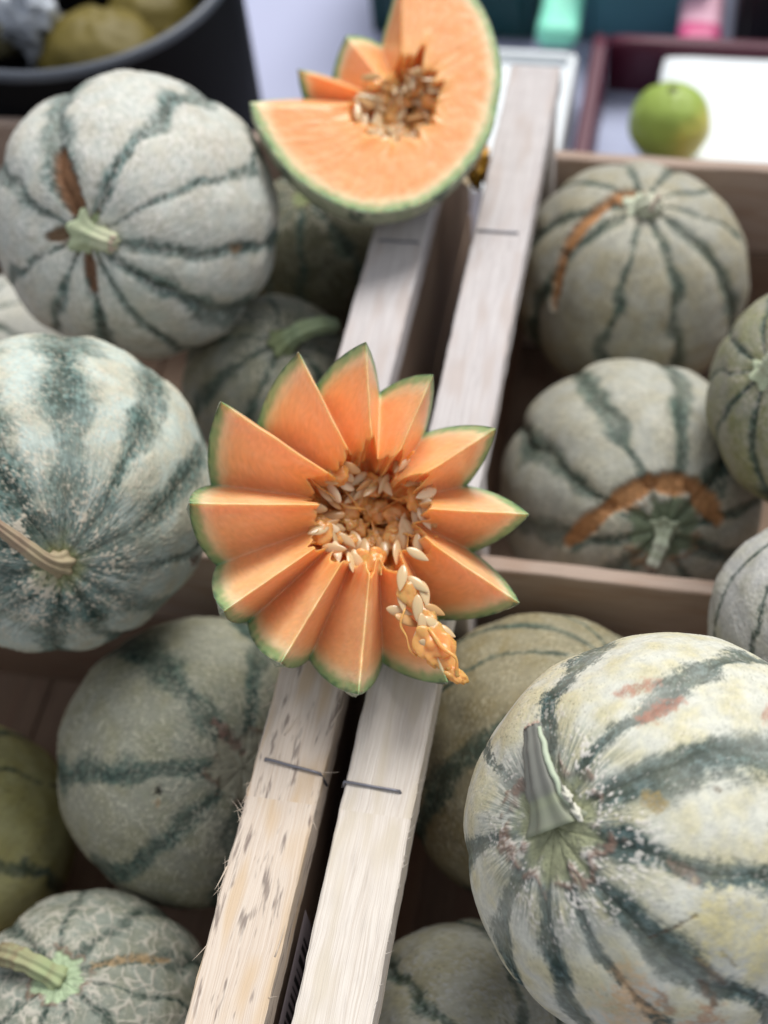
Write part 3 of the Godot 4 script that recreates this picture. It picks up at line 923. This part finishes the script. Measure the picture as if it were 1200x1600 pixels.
	melon("charentais_melon", "yellowish smooth melon at the lower left edge", Vector3(-0.2056, -0.1527, 0.1171), Vector3(-0.4084, 0.9034, 0.131), {
		"R": 0.058, "nu": 280, "nv": 160, "lob": 0.02, "seed": 12, "grooves": [330, 16, 60, 100, 140, 180, 220, 260, 295], "base": Color(0.40, 0.38, 0.18), "base2": Color(0.34, 0.31, 0.12), "sw": 0.12, "net": 0.1, "nets": 300.0, "polar": 0.2})
	melon("charentais_melon", "melon with shade painted into its dark rind, in the gap under the blurred second half melon", Vector3(-0.0884, -0.0708, -0.2302), Vector3(-0.0843, 0.9916, 0.0979), {
		"R": 0.048, "nu": 200, "nv": 110, "seed": 13, "roll": 9.0, "base": Color(0.132, 0.127, 0.083), "base2": Color(0.110, 0.105, 0.061), "net": 0.2, "polar": 0.2})  # shade under the half melon is put into the rind colour
	melon("charentais_melon", "melon with curled green stalk, tucked behind the star cut half", Vector3(-0.0919, -0.0707, -0.1267), Vector3(0.3195, 0.9334, 0.1634), {
		"R": 0.048, "nu": 240, "nv": 140, "seed": 14, "lob": 0.06, "roll": 30.0, "base": Color(0.247, 0.255, 0.217), "base2": Color(0.225, 0.217, 0.150), "sw": 0.14, "net": 0.2, "polar": 0.3,
		"stalk": {"ph": 330.0, "L": 0.034, "r0": 0.005, "r1": 0.0038, "e0": 65.0, "e1": -30.0, "bend": 1.0, "c0": Color(0.22, 0.26, 0.13), "c1": Color(0.30, 0.38, 0.24)}})
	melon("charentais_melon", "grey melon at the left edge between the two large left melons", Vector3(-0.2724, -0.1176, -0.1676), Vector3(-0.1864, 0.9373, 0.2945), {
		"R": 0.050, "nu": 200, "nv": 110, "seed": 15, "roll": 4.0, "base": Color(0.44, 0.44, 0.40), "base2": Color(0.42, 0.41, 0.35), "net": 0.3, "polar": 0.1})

func halves() -> void:
	var rim := [Vector3(210.3, 7.1, 0.972), Vector3(221.1, -34.3, 0.977), Vector3(240.6, 7.2, 0.954), Vector3(249.4, -32.1, 1.036), Vector3(263.1, 7.2, 0.959), Vector3(274.8, -32.7, 1.017), Vector3(288.3, 7.8, 0.882), Vector3(299.6, -36.0, 0.937),
		Vector3(317.9, 7.7, 0.891), Vector3(329.7, -35.7, 0.943), Vector3(350.4, 7.5, 0.916), Vector3(359.9, -36.3, 0.929), Vector3(20.2, 7.1, 0.968), Vector3(35.1, -36.9, 0.915), Vector3(54.7, 6.9, 0.994), Vector3(66.7, -35.4, 0.951),
		Vector3(83.3, 7.3, 0.948), Vector3(98.5, -35.8, 0.940), Vector3(110.7, 7.7, 0.897), Vector3(129.4, -35.4, 0.950), Vector3(136.7, 7.7, 0.896), Vector3(156.8, -35.4, 0.950), Vector3(175.1, 7.5, 0.921), Vector3(190.3, -33.6, 0.994)]
	var R := 0.0691
	var inner := Vector3(0.0055, 0, -0.0060)
	var t := cut_melon("cut_melon", "half melon cut into a twelve pointed star, sharp in the middle of the photo", Vector3(0.0070, 0.0692, 0.0540), Vector3(0.3027, 0.8577, 0.4157), R, rim, inner, {"s": 0.37})
	seed_hollow(t, inner, R, 62, 0.33)
	# seeds and torn pulp pulled out over the lower right tooth
	var a0 := inner
	var az := deg_to_rad(54.0)
	var tip := Vector3(cos(az), 0.08, sin(az)) * R
	var k := 0
	for q in [[0.33, -6.0, 0.5], [0.40, 1.5, 1.0], [0.47, -2.5, 0.3], [0.55, 5.5, -4.0], [0.50, 3.5, -2.0], [0.53, -3.5, -0.5], [0.58, 0.5, 0.6], [0.61, 4.5, -3.0], [0.63, -4.5, -1.0], [0.68, 1.0, 0.8], [0.70, -2.5, 0.5], [0.73, 4.0, -2.0], [0.75, -5.0, -0.8], [0.78, 0.5, 1.2]]:
		var rad := Vector3(cos(az), 0, sin(az))
		var lat := Vector3(-sin(az), 0, cos(az))
		var p: Vector3 = a0.lerp(tip, q[0]) + lat * q[1] * 0.0012 + Vector3(0, 0.0006 + q[2] * 0.0009, 0)
		put_seed(t, p, rad.rotated(Vector3.UP, rng.randf_range(-0.9, 0.9)) + Vector3(0, rng.randf_range(-0.25, 0.25), 0), Vector3(rng.randf_range(-0.4, 0.4), 1, rng.randf_range(-0.4, 0.4)), rng.randf_range(0.85, 1.02))
		k += 1
	for q in [[0.50, 0.5], [0.66, -1.0]]:
		var lat := Vector3(-sin(az), 0, cos(az))
		part("pulp", blob_mesh(Vector3(0.0055, 0.0011, 0.0040), 90 + int(q[0] * 100.0), 0.3, 16, 22, 0.8), M.pulp, t, Transform3D(Basis(Vector3.UP, -az + q[1] * 0.2), a0.lerp(tip, q[0]) + lat * q[1] * 0.0013 + Vector3(0, -0.0002, 0)))
	part("pulp", blob_mesh(Vector3(0.0085, 0.0026, 0.006), 31, 0.35, 30, 40, 0.75), M.pulp, t, Transform3D(Basis(Vector3.UP, -az), a0.lerp(tip, 0.80) + Vector3(0, 0.0005, 0)))
	part("pulp", blob_mesh(Vector3(0.0042, 0.0018, 0.0024), 33, 0.35, 20, 30, 0.75), M.pulp, t, Transform3D(Basis(Vector3.UP, -az + 0.5), a0.lerp(tip, 0.97) + Vector3(0.003, 0.0015, -0.001)))
	fibre(t, a0.lerp(tip, 0.70) + Vector3(0, 0.003, 0), a0.lerp(tip, 0.98) + Vector3(0.003, 0.002, -0.001), Vector3(0.002, 0.003, 0), 0.0009)
	fibre(t, a0.lerp(tip, 0.55) + Vector3(-0.004, 0.001, 0.003), a0.lerp(tip, 0.80) + Vector3(-0.006, -0.001, 0.004), Vector3(-0.003, 0.0, 0.002), 0.0005)
	# the second half, whose far wedge is cut low
	var rim2 := [Vector3(160.6, 1.2, 0.963), Vector3(138.7, 1.2, 0.956), Vector3(113.8, 1.2, 0.980), Vector3(87.6, 1.1, 1.021), Vector3(66.1, 1.2, 0.992), Vector3(36.8, 1.3, 0.912), Vector3(359.7, 1.3, 0.888), Vector3(327.4, 1.2, 0.954),
		Vector3(303.2, 1.1, 1.045), Vector3(284.6, 1.0, 1.04), Vector3(272.0, 1.4, 0.90), Vector3(266.0, -38.6, 0.76), Vector3(238.6, -25.0, 0.65), Vector3(216.2, -48.7, 0.70), Vector3(194.0, -22.4, 0.70), Vector3(185.0, -41.9, 0.76)]
	var inner2 := Vector3(0.0126, 0, 0.0090)
	var t2 := cut_melon("cut_melon", "blurred half melon at the top with a wedge missing, resting on the far rails", Vector3(-0.0377, 0.0637, -0.2084), Vector3(0.2234, 0.8926, 0.3916), 0.066, rim2, inner2, {"s": 0.36, "sub": 14, "wave": 0.00025, "orange": Color(0.84, 0.37, 0.14), "floor": -0.40})
	seed_hollow(t2, inner2, 0.066, 95, 0.33, 0.34)

func rounded_box(s: Vector3, r: float) -> ArrayMesh:
	# a superellipsoid-edged box: the faces flat, edges rounded
	var v := PackedVector3Array()
	var rows := 24
	var cols := 48
	for j in rows + 1:
		for i in cols + 1:
			var d := sph(PI * j / rows, TAU * (i % cols) / cols)
			var m := maxf(absf(d.x), maxf(absf(d.y), absf(d.z)))
			var q := d / m
			var h := s * 0.5
			var core := (q * h).clamp(-h + Vector3.ONE * r, h - Vector3.ONE * r)
			var rest := q * h - core
			v.append(core + (rest.normalized() * r if rest.length() > 0.0 else Vector3.ZERO))
	return grid_mesh(v, PackedColorArray(), rows, cols)

func open_box(called: String, label: String, category: String, c: Vector3, s: Vector3, wall: float, mat: Material, floor_mat: Material, lift := 0.004) -> Node3D:
	var t := thing(called, label, category, c)
	part("base", rounded_box(Vector3(s.x, wall, s.z), wall * 0.3), floor_mat, t, Transform3D(Basis.IDENTITY, Vector3(0, lift, 0)))
	for sx in [-1, 1]:
		part("side_wall", rounded_box(Vector3(wall, s.y, s.z), wall * 0.3), mat, t, Transform3D(Basis.IDENTITY, Vector3(sx * (s.x - wall) / 2, s.y / 2, 0)))
	for sz in [-1, 1]:
		part("end_wall", rounded_box(Vector3(s.x - wall * 2, s.y, wall), wall * 0.3), mat, t, Transform3D(Basis.IDENTITY, Vector3(0, s.y / 2, sz * (s.z - wall) / 2)))
	return t

func background() -> void:
	var TY := -0.2165
	# black round tub with yellow fruit
	var tub := thing("black_tub", "large round black tub with light rim at the upper left corner", "tub", Vector3(-0.303, TY, -0.4345))
	var blackm := smat(Color(0.007, 0.007, 0.008), 0.6)
	blackm.metallic_specular = 0.2
	part("bowl", lathe_mesh(PackedVector2Array([Vector2(0.0, 0.008), Vector2(0.098, 0.008), Vector2(0.104, 0.02), Vector2(0.1085, 0.182)]), 64), blackm, tub)
	part("outer_wall", lathe_mesh(PackedVector2Array([Vector2(0.0, 0.001), Vector2(0.110, 0.001), Vector2(0.1125, 0.05), Vector2(0.1136, 0.182)]), 64), blackm, tub)
	part("rim", lathe_mesh(PackedVector2Array([Vector2(0.1080, 0.181), Vector2(0.1080, 0.1855), Vector2(0.1095, 0.187), Vector2(0.1120, 0.187), Vector2(0.1140, 0.1855), Vector2(0.1140, 0.181)]), 64), smat(Color(0.07, 0.08, 0.10), 0.4), tub)
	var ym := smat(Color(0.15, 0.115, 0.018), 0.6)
	var spots := [[-0.302, -0.045, -0.425, 0.040], [-0.250, -0.060, -0.440, 0.032], [-0.285, -0.055, -0.490, 0.036]]
	var k := 0
	for s in spots:
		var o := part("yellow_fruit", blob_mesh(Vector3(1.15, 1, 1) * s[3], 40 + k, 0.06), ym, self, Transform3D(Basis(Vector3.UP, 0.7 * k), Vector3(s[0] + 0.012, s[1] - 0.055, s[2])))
		tag(o, ["olive yellow fruit nearest the rim inside the black tub", "smaller yellow fruit at the right side inside the black tub", "yellow fruit at the back inside the black tub"][k], "fruit", "fruit in the black tub")
		k += 1
	var pale := part("pale_fruit", blob_mesh(Vector3(0.03, 0.028, 0.03), 50, 0.06), smat(Color(0.40, 0.36, 0.20), 0.5), self, Transform3D(Basis.IDENTITY, Vector3(-0.378, -0.085, -0.455)))
	tag(pale, "pale fruit at the left inside the black tub", "fruit", "fruit in the black tub")
	var bag := part("clear_bag", blob_mesh(Vector3(0.018, 0.030, 0.018), 52, 0.5), smat(Color(0.62, 0.66, 0.72), 0.2), self, Transform3D(Basis.IDENTITY, Vector3(-0.338, -0.065, -0.432)))
	tag(bag, "crumpled whitish plastic scrap beside the fruit inside the black tub", "plastic scrap")
	# dark red crate lined with white paper, one green fruit in it
	var redm := smat(Color(0.085, 0.012, 0.03), 0.45)
	var paper := smat(Color(0.78, 0.82, 0.84), 0.8)
	var crate_r := open_box("red_plastic_crate", "low dark red plastic crate with pale lining behind the far right crate", "crate", Vector3(0.200, TY, -0.492), Vector3(0.33, 0.055, 0.175), 0.012, redm, smat(Color(0.42, 0.46, 0.62), 0.7))
	var sheet := part("white_paper", rounded_box(Vector3(0.24, 0.012, 0.15), 0.006), paper, self, Transform3D(Basis.IDENTITY, Vector3(0.208, TY + 0.0425, -0.492)))
	tag(sheet, "thick white paper pad lying in the dark red crate", "paper")
	var gf := thing("green_fruit", "single green citrus fruit with yellow blush on the white paper", "fruit", Vector3(0.0995, TY + 0.0745, -0.452))
	var gv := PackedVector3Array()
	var gc := PackedColorArray()
	for j in 41:
		for i in 65:
			var d := sph(PI * j / 40.0, TAU * (i % 64) / 64.0)
			gv.append(d * 0.0275 * (1.0 + 0.03 * n_low.get_noise_3dv(d * 1.5)))
			gc.append(Color(0.29, 0.39, 0.07).lerp(Color(0.55, 0.48, 0.09), smoothstep(0.35, 0.9, d.x * 0.8 + d.z * 0.5 - d.y * 0.25 + 0.2 * n_low.get_noise_3dv(d * 3.0))))
	part("peel", grid_mesh(gv, gc, 40, 64), vmat(0.45), gf)
	part("stem_button", blob_mesh(Vector3(0.003, 0.0015, 0.003), 60), smat(Color(0.12, 0.13, 0.04)), gf, Transform3D(Basis.IDENTITY, Vector3(0, 0.0275, 0)))
	# white foam tray left of it
	open_box("white_foam_tray", "shallow white foam tray left of the dark red crate", "tray", Vector3(-0.012, TY, -0.480), Vector3(0.075, 0.05, 0.16), 0.006, paper, paper, 0.04)
	# plastic boxes along the back
	open_box("teal_crate", "dark teal plastic crate at the top behind the second half melon", "crate", Vector3(-0.085, TY, -0.702), Vector3(0.135, 0.14, 0.12), 0.008, smat(Color(0.003, 0.055, 0.06), 0.4), smat(Color(0.003, 0.05, 0.05), 0.5))
	open_box("blue_grey_crate", "blue grey plastic crate at the top between mint and pink cups", "crate", Vector3(0.070, TY, -0.705), Vector3(0.10, 0.10, 0.12), 0.008, smat(Color(0.06, 0.19, 0.24), 0.5), smat(Color(0.05, 0.14, 0.17), 0.5))
	open_box("dark_crate", "charcoal plastic crate at the top right corner", "crate", Vector3(0.225, TY, -0.688), Vector3(0.17, 0.11, 0.14), 0.008, smat(Color(0.014, 0.013, 0.018), 0.5), smat(Color(0.02, 0.02, 0.025), 0.5))
	for q in [["mint_strip", "mint green plastic strip with rounded end in front of the teal crate", Vector3(0.0050, -0.182, -0.675), Color(0.30, 0.88, 0.66), Color(0.30, 0.88, 0.66)], ["pink_strip", "pale pink plastic strip with deeper pink end at the top", Vector3(0.1130, -0.182, -0.670), Color(0.88, 0.50, 0.62), Color(0.70, 0.12, 0.28)]]:
		var t := thing(q[0], q[1], "plastic strip", q[2])
		part("strip", rounded_box(Vector3(0.033, 0.02, 0.15), 0.009), smat(q[3], 0.4), t)
		part("tip", rounded_box(Vector3(0.0335, 0.0205, 0.03), 0.009), smat(q[4], 0.4), t, Transform3D(Basis.IDENTITY, Vector3(0, 0.0, 0.066)))
		part("support", rounded_box(Vector3(0.03, 0.030, 0.04), 0.004), smat(Color(0.05, 0.05, 0.06), 0.6), t, Transform3D(Basis.IDENTITY, Vector3(0, -0.0195, -0.03)))
	# scraps between the two far rails
	var sc := part("peel_scrap", blob_mesh(Vector3(0.005, 0.012, 0.012), 71, 0.5), smat(Color(0.62, 0.33, 0.04), 0.4), self, Transform3D(Basis.IDENTITY, Vector3(0.0035, -0.012, -0.2450)))
	tag(sc, "yellow orange scrap of flesh wedged between the two far rails", "melon scrap")
	for q in [[-0.0040, -0.003, -0.2290, 0.4, "pale melon seed between the far rails, nearest the left rail"], [0.0005, -0.004, -0.2340, 1.9, "pale melon seed between the far rails, beside the orange scrap"], [-0.0015, -0.006, -0.2250, 1.0, "pale melon seed between the far rails, lowest of three in the gap"]]:
		var s := part("fallen_seed", seed_shape, M.seed_pale, self, Transform3D(Basis(Vector3.UP, q[3]) * Basis(Vector3.RIGHT, 0.5), Vector3(q[0], q[1], q[2])))
		tag(s, q[4], "seed", "seeds fallen between the rails")
